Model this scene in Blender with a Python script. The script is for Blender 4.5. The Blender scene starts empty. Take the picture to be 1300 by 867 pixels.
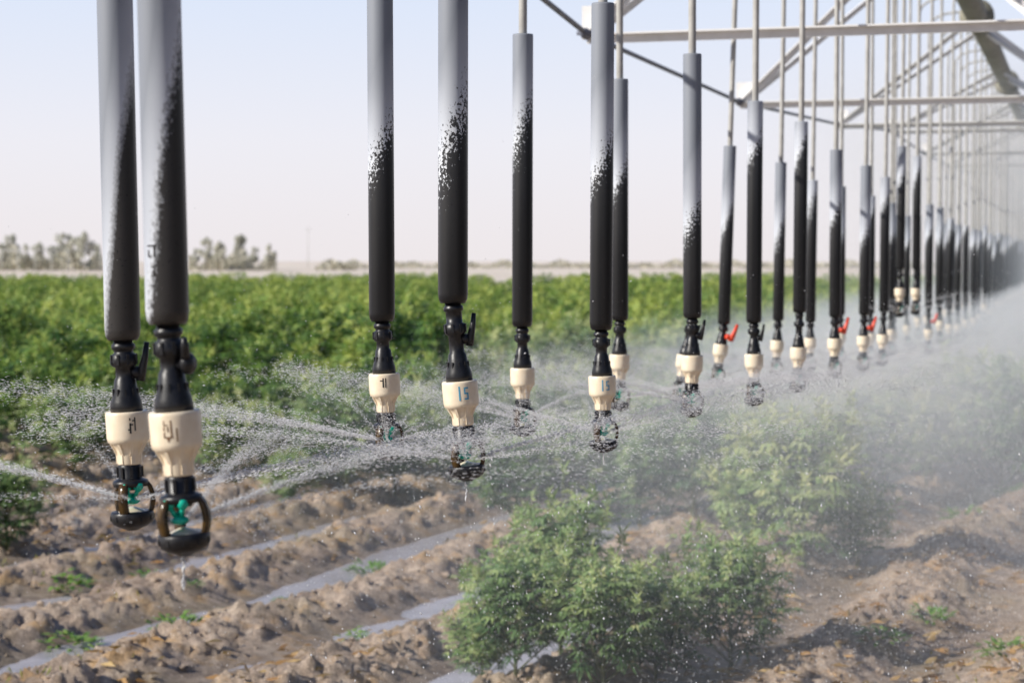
import bpy, math, random
import numpy as np
from mathutils import Vector, Matrix, Euler
R = math.radians
random.seed(11); rng = np.random.default_rng(11)
sc = bpy.context.scene
C = sc.collection
W, HH, F = 1300.0, 867.0, 2528.0          # measured picture frame and focal length in pixels
CAMH = 1.6
PITCH = math.atan((433.5 - 331.0) / F)

# ------------------------------------------------------------------ camera
cam = bpy.data.cameras.new("camera"); camo = bpy.data.objects.new("camera", cam); C.objects.link(camo)
cam.sensor_width = 36; cam.lens = F / W * 36; cam.clip_start = .05; cam.clip_end = 6000
camo.location = (0, 0, CAMH); camo.rotation_euler = (R(90) - PITCH, 0, 0)
cam.dof.use_dof = True; cam.dof.focus_distance = 3.5; cam.dof.aperture_fstop = 7.5
sc.camera = camo
CM = camo.rotation_euler.to_matrix()
def P(px, py, Y):
    d = CM @ Vector(((px - W/2)/F, -(py - HH/2)/F, -1)); d *= Y/d.y
    return Vector((d.x, d.y, CAMH + d.z))
def G(px, py):                            # point on level ground
    d = CM @ Vector(((px - W/2)/F, -(py - HH/2)/F, -1)); d *= -CAMH/d.z
    return Vector((d.x, d.y, 0))

# ------------------------------------------------------------------ render / light
sc.view_settings.view_transform = 'Standard'; sc.view_settings.look = 'None'; sc.view_settings.exposure = 0
sc.render.engine = 'CYCLES'
sc.cycles.max_bounces = 6; sc.cycles.transparent_max_bounces = 12; sc.cycles.volume_bounces = 5
sc.cycles.volume_step_rate = 1.0; sc.cycles.volume_max_steps = 96
sc.cycles.use_denoising = True
sundir = Vector((-math.sin(R(68))*math.cos(R(31)), -math.cos(R(68))*math.cos(R(31)), math.sin(R(31))))
sl = bpy.data.lights.new("sun", 'SUN'); sl.energy = 5.0; sl.angle = R(.5); sl.color = (1, .95, .87)
so = bpy.data.objects.new("sun", sl); C.objects.link(so)
so.rotation_euler = sundir.to_track_quat('Z', 'Y').to_euler(); so.location = (0, 0, 20)
wd = bpy.data.worlds.new("World"); sc.world = wd; wd.use_nodes = True
nt = wd.node_tree; nt.nodes.clear()
def N(t, k, **kw):
    n = t.nodes.new(k)
    for a, b in kw.items(): setattr(n, a, b)
    return n
sky = N(nt, 'ShaderNodeTexSky', sky_type='NISHITA', sun_disc=False, sun_elevation=R(31), sun_rotation=R(248), air_density=1.0, dust_density=2.0, ozone_density=1.0)
bgn = N(nt, 'ShaderNodeBackground'); bgn.inputs[1].default_value = .10
bg2 = N(nt, 'ShaderNodeBackground'); bg2.inputs[1].default_value = 1.0
tc = N(nt, 'ShaderNodeTexCoord'); sx = N(nt, 'ShaderNodeSeparateXYZ'); rp = N(nt, 'ShaderNodeValToRGB')
e = rp.color_ramp.elements
e[0].position = 0; e[0].color = (.99, .93, .95, 1)
e[1].position = .06; e[1].color = (.95, .94, 1.02, 1)
for p, c in ((.135, (.80, .88, 1.06, 1)), (.22, (.45, .58, .88, 1)), (.45, (.15, .26, .56, 1)), (1.0, (.07, .14, .36, 1))):
    q = e.new(p); q.color = c
nt.links.new(tc.outputs['Generated'], sx.inputs[0]); nt.links.new(sx.outputs[2], rp.inputs[0]); 
azx = N(nt, 'ShaderNodeMapRange'); azx.inputs[1].default_value = .35; azx.inputs[2].default_value = .9; azx.inputs[3].default_value = 1; azx.inputs[4].default_value = .18
azy = N(nt, 'ShaderNodeMapRange'); azy.inputs[1].default_value = -.5; azy.inputs[2].default_value = .6; azy.inputs[3].default_value = .55; azy.inputs[4].default_value = 1
nt.links.new(sx.outputs[0], azx.inputs[0]); nt.links.new(sx.outputs[1], azy.inputs[0])
am = N(nt, 'ShaderNodeMath', operation='MULTIPLY'); nt.links.new(azx.outputs[0], am.inputs[0]); nt.links.new(azy.outputs[0], am.inputs[1])
nt.links.new(am.outputs[0], bg2.inputs[1]); nt.links.new(rp.outputs[0], bg2.inputs[0])
nt.links.new(sky.outputs[0], bgn.inputs[0])
mxs = N(nt, 'ShaderNodeMixShader'); mxs.inputs[0].default_value = .85
wo = N(nt, 'ShaderNodeOutputWorld')
nt.links.new(bgn.outputs[0], mxs.inputs[1]); nt.links.new(bg2.outputs[0], mxs.inputs[2]); nt.links.new(mxs.outputs[0], wo.inputs[0])

# ------------------------------------------------------------------ materials
def mat(name):
    m = bpy.data.materials.new(name); m.use_nodes = True
    return m, m.node_tree, m.node_tree.nodes['Principled BSDF'], m.node_tree.nodes['Material Output']
def ramp(t, src, stops, interp='LINEAR'):
    r = N(t, 'ShaderNodeValToRGB'); r.color_ramp.interpolation = interp
    el = r.color_ramp.elements
    el[0].position, el[0].color = stops[0][0], (*stops[0][1], 1)
    el[1].position, el[1].color = stops[1][0], (*stops[1][1], 1)
    for p, c in stops[2:]:
        q = el.new(p); q.color = (*c, 1)
    t.links.new(src, r.inputs[0]); return r.outputs[0]
def noise(t, scale, detail=4, rough=.5, vec=None, stretch=None):
    n = N(t, 'ShaderNodeTexNoise'); n.inputs['Scale'].default_value = scale; n.inputs['Detail'].default_value = detail; n.inputs['Roughness'].default_value = rough
    if vec is None:
        vec = N(t, 'ShaderNodeTexCoord').outputs['Object']
    if stretch:
        mp = N(t, 'ShaderNodeMapping'); mp.inputs['Scale'].default_value = stretch; t.links.new(vec, mp.inputs[0]); vec = mp.outputs[0]
    t.links.new(vec, n.inputs['Vector']); return n.outputs['Fac']
def math_(t, op, a, b=None, c=None):
    n = N(t, 'ShaderNodeMath', operation=op)
    for i, v in enumerate((a, b, c)):
        if v is None: continue
        if isinstance(v, (int, float)): n.inputs[i].default_value = v
        else: t.links.new(v, n.inputs[i])
    return n.outputs[0]
def mixc(t, f, a, b, mode='MIX'):
    n = N(t, 'ShaderNodeMix', data_type='RGBA', blend_type=mode)
    for i, v in ((0, f), (6, a), (7, b)):
        if isinstance(v, (int, float)): n.inputs[i].default_value = v
        elif isinstance(v, tuple): n.inputs[i].default_value = (*v, 1)
        else: t.links.new(v, n.inputs[i])
    return n.outputs[2]
def bump(t, b, h, s, d):
    n = N(t, 'ShaderNodeBump'); n.inputs['Strength'].default_value = s; n.inputs['Distance'].default_value = d
    t.links.new(h, n.inputs['Height']); t.links.new(n.outputs[0], b.inputs['Normal'])
def simple(name, c1, c2, scale=30, rough=.5, metal=0, bs=.2, bd=.002, spec=.5):
    m, t, b, o = mat(name)
    n = noise(t, scale, 5, .6)
    t.links.new(ramp(t, n, [(.3, c1), (.7, c2)]), b.inputs['Base Color'])
    b.inputs['Roughness'].default_value = rough; b.inputs['Metallic'].default_value = metal
    b.inputs['Specular IOR Level'].default_value = spec
    bump(t, b, n, bs, bd); return m

M = {}
M['black'] = simple('black_plastic', (.004, .004, .006), (.018, .018, .02), 90, .38)
M['cream'] = simple('cream_plastic', (.86, .71, .51), (.95, .84, .66), 40, .38, bs=.05)
M['green'] = simple('green_plastic', (.0, .42, .28), (.02, .62, .44), 60, .25)
M['whiteplate'] = simple('wet_plate', (.6, .52, .38), (.78, .70, .55), 60, .2)
M['red'] = simple('red_plastic', (.75, .05, .02), (.85, .1, .04), 60, .35)
M['brownarm'] = simple('amber_plastic', (.012, .008, .006), (.10, .055, .012), 55, .2)
M['galv'] = simple('galvanised_steel', (.80, .79, .77), (.92, .91, .90), 18, .5, metal=.1)
M['pipe'] = simple('grey_hose', (.36, .35, .33), (.54, .53, .50), 14, .5)
M['rod'] = simple('truss_rod_steel', (.12, .13, .17), (.22, .23, .28), 14, .5)
M['oldpipe'] = simple('weathered_pipe', (.20, .19, .14), (.36, .34, .27), 3, .6)
M['ink'] = simple('brown_ink', (.30, .16, .07), (.12, .07, .04), 300, .6)
M['blackink'] = simple('black_ink', (.004, .004, .004), (.02, .015, .012), 300, .6)
M['blueink'] = simple('blue_ink', (.05, .30, .50), (.10, .42, .62), 300, .6)
M['bark'] = simple('bark', (.10, .08, .06), (.2, .17, .14), 20, .9)
M['stem'] = simple('green_stem', (.10, .13, .05), (.18, .20, .09), 60, .7)
M['rail'] = simple('pale_rail', (.5, .5, .48), (.6, .6, .58), 4, .6)

def weight_mat():
    m, t, b, o = mat('scaled_black_weight')
    tcn = N(t, 'ShaderNodeTexCoord'); s = N(t, 'ShaderNodeSeparateXYZ'); t.links.new(tcn.outputs['Object'], s.inputs[0])
    at = N(t, 'ShaderNodeAttribute', attribute_type='OBJECT', attribute_name='scale_line')
    sd = N(t, 'ShaderNodeAttribute', attribute_type='OBJECT', attribute_name='seed')
    va = N(t, 'ShaderNodeVectorMath', operation='ADD'); t.links.new(tcn.outputs['Object'], va.inputs[0]); t.links.new(sd.outputs['Vector'], va.inputs[1])
    v = va.outputs[0]
    nb = noise(t, 7, 3, .5, v, (1, 1, .5))
    nf = noise(t, 230, 4, .6, v, (1, 1, .75))
    # h: metres above the scale line (object z = 0 at the weight's bottom)
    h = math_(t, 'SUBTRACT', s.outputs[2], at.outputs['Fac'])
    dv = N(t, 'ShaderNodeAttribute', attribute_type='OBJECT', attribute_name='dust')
    side = math_(t, 'MULTIPLY', s.outputs[0], math_(t, 'MULTIPLY_ADD', dv.outputs['Fac'], -6.5, -2.4))       # lit and shaded halves put into the colour: white runs lower sunward
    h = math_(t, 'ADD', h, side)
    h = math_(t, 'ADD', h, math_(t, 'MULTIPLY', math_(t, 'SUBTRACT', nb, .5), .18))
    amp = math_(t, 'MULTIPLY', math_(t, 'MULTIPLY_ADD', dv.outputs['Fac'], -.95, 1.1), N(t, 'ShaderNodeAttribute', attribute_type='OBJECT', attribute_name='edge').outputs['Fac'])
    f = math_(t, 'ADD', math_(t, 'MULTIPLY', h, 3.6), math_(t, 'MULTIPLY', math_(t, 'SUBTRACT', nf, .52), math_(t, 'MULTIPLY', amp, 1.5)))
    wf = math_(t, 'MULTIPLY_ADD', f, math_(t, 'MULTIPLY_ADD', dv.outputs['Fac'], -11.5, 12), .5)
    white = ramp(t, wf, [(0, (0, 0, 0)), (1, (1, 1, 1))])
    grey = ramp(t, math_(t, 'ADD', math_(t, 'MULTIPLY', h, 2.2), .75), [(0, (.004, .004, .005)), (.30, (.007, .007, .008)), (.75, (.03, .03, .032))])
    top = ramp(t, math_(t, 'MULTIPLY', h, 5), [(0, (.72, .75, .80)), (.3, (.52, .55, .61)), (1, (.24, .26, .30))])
    # close weights: separate softer dust veil
    dn = noise(t, 60, 4, .6, v, (1, 1, .08))
    dustf = math_(t, 'MULTIPLY', dv.outputs['Fac'], math_(t, 'MULTIPLY_ADD', dn, .6, .6))
    base = mixc(t, dustf, grey, (.045, .041, .038))
    spots = noise(t, 260, 1, .5, v)
    base = mixc(t, ramp(t, spots, [(.68, (0, 0, 0)), (.73, (1, 1, 1))]), base, (.008, .008, .01))
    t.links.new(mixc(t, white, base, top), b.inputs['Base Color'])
    t.links.new(ramp(t, white, [(0, (.33,)*3), (1, (.6,)*3)]), b.inputs['Roughness'])
    bump(t, b, white, .35, .0012); return m
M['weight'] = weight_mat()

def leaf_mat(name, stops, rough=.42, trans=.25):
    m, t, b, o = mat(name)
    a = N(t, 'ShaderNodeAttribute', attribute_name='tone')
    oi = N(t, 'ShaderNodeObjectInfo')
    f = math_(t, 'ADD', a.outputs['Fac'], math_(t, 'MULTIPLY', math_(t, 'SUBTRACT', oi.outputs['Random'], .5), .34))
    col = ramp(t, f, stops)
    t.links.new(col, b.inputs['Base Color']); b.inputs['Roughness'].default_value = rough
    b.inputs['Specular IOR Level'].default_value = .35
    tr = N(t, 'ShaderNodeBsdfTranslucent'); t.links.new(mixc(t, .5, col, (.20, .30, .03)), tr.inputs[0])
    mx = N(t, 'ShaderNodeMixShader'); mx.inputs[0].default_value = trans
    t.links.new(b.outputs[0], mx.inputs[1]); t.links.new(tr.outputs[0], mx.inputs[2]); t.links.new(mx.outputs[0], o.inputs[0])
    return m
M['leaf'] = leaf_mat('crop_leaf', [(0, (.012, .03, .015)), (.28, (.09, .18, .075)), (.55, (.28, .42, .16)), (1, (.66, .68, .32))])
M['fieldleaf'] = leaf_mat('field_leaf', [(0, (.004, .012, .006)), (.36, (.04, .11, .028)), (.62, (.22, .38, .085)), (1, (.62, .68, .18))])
M['weed'] = leaf_mat('weed_leaf', [(0, (.08, .17, .03)), (.5, (.16, .32, .05)), (1, (.28, .42, .10))])
M['treeleaf'] = leaf_mat('far_tree_leaf', [(0, (.60, .60, .55)), (.5, (.70, .69, .62)), (1, (.80, .78, .69))], .8, .2)  # distance haze put into the leaf colour as pale tones
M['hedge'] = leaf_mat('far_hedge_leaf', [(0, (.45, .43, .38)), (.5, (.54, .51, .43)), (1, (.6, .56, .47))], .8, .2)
M['straw'] = leaf_mat('dry_litter', [(0, (.30, .16, .06)), (.5, (.45, .27, .11)), (1, (.62, .46, .22))], .8, .15)

def soil_mat():
    m, t, b, o = mat('wet_furrowed_soil')
    g = N(t, 'ShaderNodeNewGeometry'); pos = g.outputs['Position']
    s = N(t, 'ShaderNodeSeparateXYZ'); t.links.new(pos, s.inputs[0])
    n1 = noise(t, 1.1, 5, .6, pos); n2 = noise(t, 22, 6, .65, pos); n3 = noise(t, 5, 4, .6, pos)
    c = ramp(t, n2, [(.28, (.28, .205, .155)), (.5, (.66, .51, .385)), (.72, (.92, .76, .61))])
    c = mixc(t, ramp(t, n3, [(.53, (0, 0, 0)), (.66, (.8,)*3)]), c, (.78, .50, .24))
    c = mixc(t, ramp(t, n1, [(.5, (0, 0, 0)), (.7, (.5,)*3)]), c, (.46, .38, .20))
    wet = noise(t, 2.3, 5, .7, pos, (1, .6, 1))
    c = mixc(t, 1.0, c, ramp(t, wet, [(.36, (.64, .62, .63)), (.50, (1, 1, 1))]), 'MULTIPLY')
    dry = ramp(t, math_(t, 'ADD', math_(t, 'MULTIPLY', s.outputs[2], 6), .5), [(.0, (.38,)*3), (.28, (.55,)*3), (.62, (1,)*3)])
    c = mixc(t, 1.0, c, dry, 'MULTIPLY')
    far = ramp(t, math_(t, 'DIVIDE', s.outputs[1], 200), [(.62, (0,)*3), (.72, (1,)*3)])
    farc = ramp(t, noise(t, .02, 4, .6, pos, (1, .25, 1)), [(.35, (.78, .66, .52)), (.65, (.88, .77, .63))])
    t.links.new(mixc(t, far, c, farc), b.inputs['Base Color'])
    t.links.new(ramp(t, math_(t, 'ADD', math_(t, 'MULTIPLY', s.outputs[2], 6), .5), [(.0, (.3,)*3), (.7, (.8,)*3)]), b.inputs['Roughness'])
    b.inputs['Specular IOR Level'].default_value = .35
    bump(t, b, noise(t, 60, 6, .7, pos), 1.0, .03); return m
M['soil'] = soil_mat()
m, t, b, o = mat('muddy_water')
t.links.new(ramp(t, noise(t, 6, 4), [(.35, (.40, .38, .39)), (.65, (.52, .50, .53))]), b.inputs['Base Color'])
b.inputs['Roughness'].default_value = .07; bump(t, b, noise(t, 55, 4, .6), .35, .01); M['water'] = m
m, t, b, o = mat('water_droplet'); b.inputs['Base Color'].default_value = (.93, .95, 1, 1)
b.inputs['Roughness'].default_value = .12; b.inputs['Transmission Weight'].default_value = .12; b.inputs['IOR'].default_value = 1.33
t.links.new(ramp(t, noise(t, 9, 2), [(0, (.96, .97, 1)), (1, (1, 1, 1))]), b.inputs['Base Color']); M['drop'] = m
t_d = N(t, 'ShaderNodeBsdfTranslucent'); t_d.inputs[0].default_value = (1, 1, 1, 1); x_d = N(t, 'ShaderNodeMixShader'); x_d.inputs[0].default_value = .5
t.links.new(b.outputs[0], x_d.inputs[1]); t.links.new(t_d.outputs[0], x_d.inputs[2]); t.links.new(x_d.outputs[0], o.inputs[0])

# ------------------------------------------------------------------ mesh helpers
class MB:
    def __init__(s): s.v = []; s.f = []; s.t = []; s.sm = []
    def add(s, v, f, tone=.5, smooth=True):
        n = len(s.v); s.v += [tuple(p) for p in v]; s.f += [tuple(i + n for i in q) for q in f]
        s.t += ([tone]*len(f) if isinstance(tone, (int, float)) else list(tone)); s.sm += [smooth]*len(f)
    def mesh(s, name, m):
        me = bpy.data.meshes.new(name); me.from_pydata(s.v, [], s.f)
        me.polygons.foreach_set('use_smooth', s.sm)
        a = me.attributes.new('tone', 'FLOAT', 'FACE'); a.data.foreach_set('value', s.t)
        me.materials.append(m); me.update(); return me
    def build(s, name, m, parent=None):
        return link(name, s.mesh(name, m), parent)
def link(name, me, parent=None):
    o = bpy.data.objects.new(name, me); C.objects.link(o)
    if parent: o.parent = parent
    return o
def empty(name, loc=(0, 0, 0)):
    o = bpy.data.objects.new(name, None); o.location = loc; o.empty_display_size = .1; C.objects.link(o); return o
def tag(o, label=None, cat=None, group=None, kind=None):
    for k, v in (('label', label), ('category', cat), ('group', group), ('kind', kind)):
        if v: o[k] = v
    return o
def lathe(mb, prof, seg=24, c=(0, 0), smooth=True, facet=None):
    """prof: (r, z) list"""
    v = []; f = []; n = len(prof)
    for r, z in prof:
        for k in range(seg):
            a = 2*math.pi*k/seg
            v.append((c[0] + r*math.cos(a), c[1] + r*math.sin(a), z))
    for i in range(n-1):
        for k in range(seg):
            k2 = (k+1) % seg
            f.append((i*seg+k, (i+1)*seg+k, (i+1)*seg+k2, i*seg+k2))
    f.append(tuple(range(seg))[::1]); f.append(tuple((n-1)*seg + k for k in reversed(range(seg))))
    mb.add(v, f, .5, smooth)
def frame(d):
    d = Vector(d).normalized(); a = Vector((0, 0, 1)) if abs(d.z) < .9 else Vector((1, 0, 0))
    u = d.cross(a).normalized(); return u, d.cross(u)
def tube(mb, pts, r, seg=10, smooth=True):
    pts = [Vector(p) for p in pts]; v = []; f = []; n = len(pts)
    rs = r if isinstance(r, (list, tuple)) else [r]*n
    u0 = None
    for i, p in enumerate(pts):
        d = (pts[min(i+1, n-1)] - pts[max(i-1, 0)]).normalized()
        if u0 is None: u, w = frame(d)
        else:
            u = (u0 - d*u0.dot(d)).normalized(); w = d.cross(u)
        u0 = u
        for k in range(seg):
            a = 2*math.pi*k/seg; v.append(p + (u*math.cos(a) + w*math.sin(a))*rs[i])
    for i in range(n-1):
        for k in range(seg):
            k2 = (k+1) % seg; f.append((i*seg+k, i*seg+k2, (i+1)*seg+k2, (i+1)*seg+k))
    f.append(tuple(reversed(range(seg)))); f.append(tuple((n-1)*seg+k for k in range(seg)))
    mb.add(v, f, .5, smooth)
def box(mb, c, s, rz=0, rx=0):
    Mx = Euler((rx, 0, rz)).to_matrix(); v = []
    for x in (-1, 1):
        for y in (-1, 1):
            for z in (-1, 1): v.append(Vector(c) + Mx @ Vector((x*s[0]/2, y*s[1]/2, z*s[2]/2)))
    mb.add(v, [(0, 1, 3, 2), (4, 6, 7, 5), (0, 4, 5, 1), (2, 3, 7, 6), (0, 2, 6, 4), (1, 5, 7, 3)], .5, False)
def bulk(name, V, Fc, m, smooth=True, tone=None):
    """fast mesh from numpy arrays of equal sided faces"""
    me = bpy.data.meshes.new(name); nf, k = Fc.shape
    me.vertices.add(len(V)); me.vertices.foreach_set('co', V.astype(np.float32).ravel())
    me.loops.add(nf*k); me.loops.foreach_set('vertex_index', Fc.astype(np.int32).ravel())
    me.polygons.add(nf); me.polygons.foreach_set('loop_start', np.arange(nf, dtype=np.int32)*k)
    me.update(calc_edges=True)
    me.polygons.foreach_set('use_smooth', np.full(nf, smooth))
    if tone is not None:
        a = me.attributes.new('tone', 'FLOAT', 'FACE'); a.data.foreach_set('value', tone.astype(np.float32))
    me.materials.append(m); me.update(); return me

# ------------------------------------------------------------------ value noise + ground
_g = rng.random((256, 256))
def vn(x, y):
    xi = np.floor(x).astype(int); yi = np.floor(y).astype(int); fx = x - xi; fy = y - yi
    fx = fx*fx*(3 - 2*fx); fy = fy*fy*(3 - 2*fy)
    a = _g[xi & 255, yi & 255]; b = _g[(xi+1) & 255, yi & 255]; c = _g[xi & 255, (yi+1) & 255]; d = _g[(xi+1) & 255, (yi+1) & 255]
    return (a*(1-fx) + b*fx)*(1-fy) + (c*(1-fx) + d*fx)*fy - .5
FA = R(23.0); FX, FY = math.sin(FA), math.cos(FA); ROW = .84; PH = .32
def height(x, y):
    x = np.asarray(x, float); y = np.asarray(y, float)
    p = x*FY - y*FX; q = x*FX + y*FY
    p = p + .22*vn(q*.35 + 7, p*.3) + .10*vn(q*1.3, p*.8 + 40)
    w = np.cos((p/ROW + PH)*2*np.pi)
    h = .047*np.sign(w)*np.abs(w)**.8
    h = h + .034*vn(x*1.2, y*1.2) + .024*vn(x*3.1 + 9, y*3.1) + (.026*vn(x*8, y*8) + .026*np.abs(vn(x*17 + 3, y*17))*2 + .040*vn(x*29, y*29) + .022*vn(x*60, y*60))*np.clip(.75 + w*.8, .12, 1.5)
    h = h + .048*np.clip((x - .8)/1.5, 0, 1)*np.clip((14 - y)/4, 0, 1)
    fade = np.clip((60 - y)/40, 0.05, 1)
    return h*fade
def hz(x, y): return float(height(x, y))
nr, ncol = 950, 760
ys = np.concatenate([np.linspace(-12, 4.5, 40)[:-1], 4.5*(4000/4.5)**(np.linspace(0, 1, nr)**1.55)])
tt = np.linspace(-1, 1, ncol)
YY, TT = np.meshgrid(ys, tt, indexing='ij')
XX = TT*(5 + .42*np.maximum(YY, 0) + np.maximum(YY - 60, 0)*.6)
ZZ = height(XX, YY)
V = np.stack([XX, YY, ZZ], -1).reshape(-1, 3); nY = len(ys)
I = (np.arange(nY-1)[:, None]*ncol + np.arange(ncol-1)[None, :]).ravel()
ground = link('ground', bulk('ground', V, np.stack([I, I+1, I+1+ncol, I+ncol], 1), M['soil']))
tag(ground, kind='structure', label='brown furrowed wet soil of the field running to the horizon')
gx, gy = np.meshgrid(np.linspace(-14, 14, 60), np.linspace(3, 34, 60), indexing='ij')
V = np.stack([gx, gy, np.full_like(gx, -.0375)], -1).reshape(-1, 3)
I = (np.arange(59)[:, None]*60 + np.arange(59)[None, :]).ravel()
water = link('puddle_water', bulk('puddle_water', V, np.stack([I, I+60, I+61, I+1], 1), M['water']))
tag(water, kind='structure', label='shallow muddy water standing in the furrows')

# clods of soil and litter (uncountable)
def ico(n=1):
    import bmesh
    bm = bmesh.new(); bmesh.ops.create_icosphere(bm, subdivisions=n, radius=1)
    v = np.array([p.co[:] for p in bm.verts]); f = np.array([[q.index for q in p.verts] for p in bm.faces]); bm.free(); return v, f
iv, if_ = ico(2)
def scatter_blobs(name, pos, rad, m, squash=.55, jit=.35):
    n = len(pos); k = len(iv)
    d = iv[None]*(1 + jit*(rng.random((n, k, 1)) - .5)*2)
    d = d*rad[:, None, None]*np.stack([rng.uniform(.7, 1.3, n), rng.uniform(.7, 1.3, n), np.full(n, squash)], -1)[:, None]
    V = (pos[:, None] + d).reshape(-1, 3); Fc = (if_[None] + (np.arange(n)*k)[:, None, None]).reshape(-1, 3)
    return link(name, bulk(name, V, Fc, m, False))
n = 11000
cy = 6 + 16*rng.random(n)**1.4; cx = (rng.random(n)*2 - 1)*(1 + cy*.36)
ch = height(cx, cy); keep = ch > -.03; cx, cy, ch = cx[keep], cy[keep], ch[keep]
cr = .005 + .020*rng.random(len(cx))**5
clods = scatter_blobs('soil_clods', np.stack([cx, cy, ch + cr*.2], -1), cr, M['soil']); tag(clods, kind='stuff', label='loose brown clods of soil lying on the ridges')
# dry litter flakes
n = 9000
cy = 6 + 16*rng.random(n)**1.3; cx = (rng.random(n)*2 - 1)*(1 + cy*.36)
msk = (vn(cx*.9 + 31, cy*.9) > .05) & (height(cx, cy) > -.03); cx, cy = cx[msk], cy[msk]; n = len(cx); ch = height(cx, cy)
ln = rng.uniform(.015, .05, n); a = rng.uniform(0, 6.28, n); wdt = rng.uniform(.15, .4, n)*ln
dx, dy = np.cos(a)*ln, np.sin(a)*ln; ex, ey = -np.sin(a)*wdt, np.cos(a)*wdt
z0 = ch + .008 + rng.uniform(0, .015, n)
V = np.stack([np.stack([cx-dx, cy-dy, z0], -1), np.stack([cx+ex, cy+ey, z0 + ln*.3], -1), np.stack([cx+dx, cy+dy, z0+rng.uniform(-.3, .6, n)*ln], -1), np.stack([cx-ex, cy-ey, z0], -1)], 1).reshape(-1, 3)
litter = link('dry_leaf_litter', bulk('dry_leaf_litter', V, np.arange(4*n).reshape(-1, 4), M['straw'], False, rng.random(n))); tag(litter, kind='stuff', label='dry orange plant litter scattered on the ridges')

n = 5200
cy = 6.3 + 12*rng.random(n)**1.1; cx = (rng.random(n)*2 - 1)*(1 + cy*.34)
hh = height(cx, cy); msk = (vn(cx*1.1 + 77, cy*.8 + 5) > .14) & (hh > .0); cx, cy, hh = cx[msk], cy[msk], hh[msk]; n = len(cx)
a = rng.uniform(0, 6.28, n); l_ = rng.uniform(.012, .04, n); z0 = hh + .004
V = np.stack([np.stack([cx, cy, z0], -1), np.stack([cx + np.cos(a)*l_*.5 - np.sin(a)*l_*.14, cy + np.sin(a)*l_*.5 + np.cos(a)*l_*.14, z0 + l_*.5], -1), np.stack([cx + np.cos(a)*l_*.8, cy + np.sin(a)*l_*.8, z0 + l_*.9], -1), np.stack([cx + np.cos(a)*l_*.5 + np.sin(a)*l_*.14, cy + np.sin(a)*l_*.5 - np.cos(a)*l_*.14, z0 + l_*.45], -1)], 1).reshape(-1, 3)
M['tuft'] = leaf_mat('yellowing_ground_growth', [(0, (.16, .20, .05)), (.5, (.36, .34, .09)), (1, (.55, .42, .14))], .8, .2)
tag(link('ground_cover', bulk('ground_cover', V, np.arange(4*n).reshape(-1, 4), M['tuft'], False, rng.random(n))), kind='stuff', label='thin yellowing ground growth on the ridges')
# ------------------------------------------------------------------ crop plants
def leaflet(V_, F_, T_, o, d, up, ln, wd, tone, droop):
    side = d.cross(up).normalized(); i = len(V_)
    m1 = o + d*ln*.45 + up*ln*.05
    V_ += [o, m1 + side*wd - up*wd*.3, m1 - side*wd - up*wd*.3, o + d*ln*.8 - up*ln*droop*.5, o + d*ln - up*ln*droop, ]
    V_ += [m1]
    F_ += [(i, i+5, i+1), (i, i+2, i+5), (i+1, i+5, i+4), (i+5, i+2, i+4)]
    T_ += [tone]*4
def palmate(V_, F_, T_, o, d, up, ln, tone, k, rnd):
    side = d.cross(up).normalized()
    for j in range(k):
        a = (j - (k-1)/2)/max(1, (k-1)/2)*1.15
        dd = (d*math.cos(a) + side*math.sin(a)).normalized()
        leaflet(V_, F_, T_, o, dd, up, ln*(1 - .32*abs(a)), ln*.085, tone + rnd.uniform(-.08, .08), rnd.uniform(.1, .45))
def hemp(seed, h, rad, nb, nl, ln, k=5, wfac=1.0):
    rnd = random.Random(seed); V_, F_, T_ = [], [], []; st = MB()
    tube(st, [(0, 0, -.05), (rnd.uniform(-.01, .01), 0, h*.5), (0, 0, h*.93)], [.012*wfac, .009, .003], 6)
    tips = [(Vector((0, 0, h*.45)), Vector((0, 0, h*.95)), .0, 1.)]
    for i in range(nb):
        t_ = (i + .5)/nb; az = i*2.399 + rnd.uniform(-.3, .3); z0 = h*(.04 + .72*t_)
        L = rad*(1.1 - .75*t_)*rnd.uniform(.75, 1.15); out = Vector((math.cos(az), math.sin(az), 0))
        rise = L*rnd.uniform(.6, 1.7) + .05*h
        e0 = Vector((0, 0, z0)); e1 = e0 + out*L + Vector((0, 0, rise))
        tips.append((e0, e1, L, t_))
        tube(st, [e0, e0 + out*L*.55 + Vector((0, 0, rise*.35)), e1], [.005, .004, .002], 4)
    for e0, e1, L, t_ in tips:
        out = (e1 - e0); out.z = 0; out = out.normalized() if out.length > .01 else Vector((1, 0, 0))
        for q in range(nl):
            u = rnd.uniform(.25, 1)**.8
            p = e0.lerp(e1, u); p.z -= (1-u)*u*L*.5
            a = rnd.uniform(0, 6.28); low = 1 - u
            d = Vector((math.cos(a), math.sin(a), rnd.uniform(-.35, .5))) + out*.5; d.normalize()
            up = (Vector((0, 0, 1)) - d*d.z).normalized()
            p = p + d*rnd.uniform(0, ln*.7)
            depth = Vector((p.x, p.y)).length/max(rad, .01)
            tone = .02 + .38*min(1, depth) + .36*(p.z/h) + rnd.uniform(-.14, .14) + (.35 if rnd.random() < .10 else 0)  # shade painted in: low and inner leaves darker, outer tops lighter
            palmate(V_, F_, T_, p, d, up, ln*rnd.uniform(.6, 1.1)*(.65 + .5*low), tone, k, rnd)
        for q in range(7):                       # upright plume at the tip
            a = rnd.uniform(0, 6.28); d = Vector((math.cos(a)*.6, math.sin(a)*.6, rnd.uniform(.4, 1.3))).normalized()
            u2 = frame(d)[0]; p = e1 + Vector((0, 0, rnd.uniform(-.03, .045)))
            palmate(V_, F_, T_, p, d, u2, ln*rnd.uniform(.35, .65), (.72 + rnd.uniform(-.15, .28)), 3, rnd)
    mb = MB(); mb.add(V_, F_, T_, False)
    return st, mb
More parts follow.
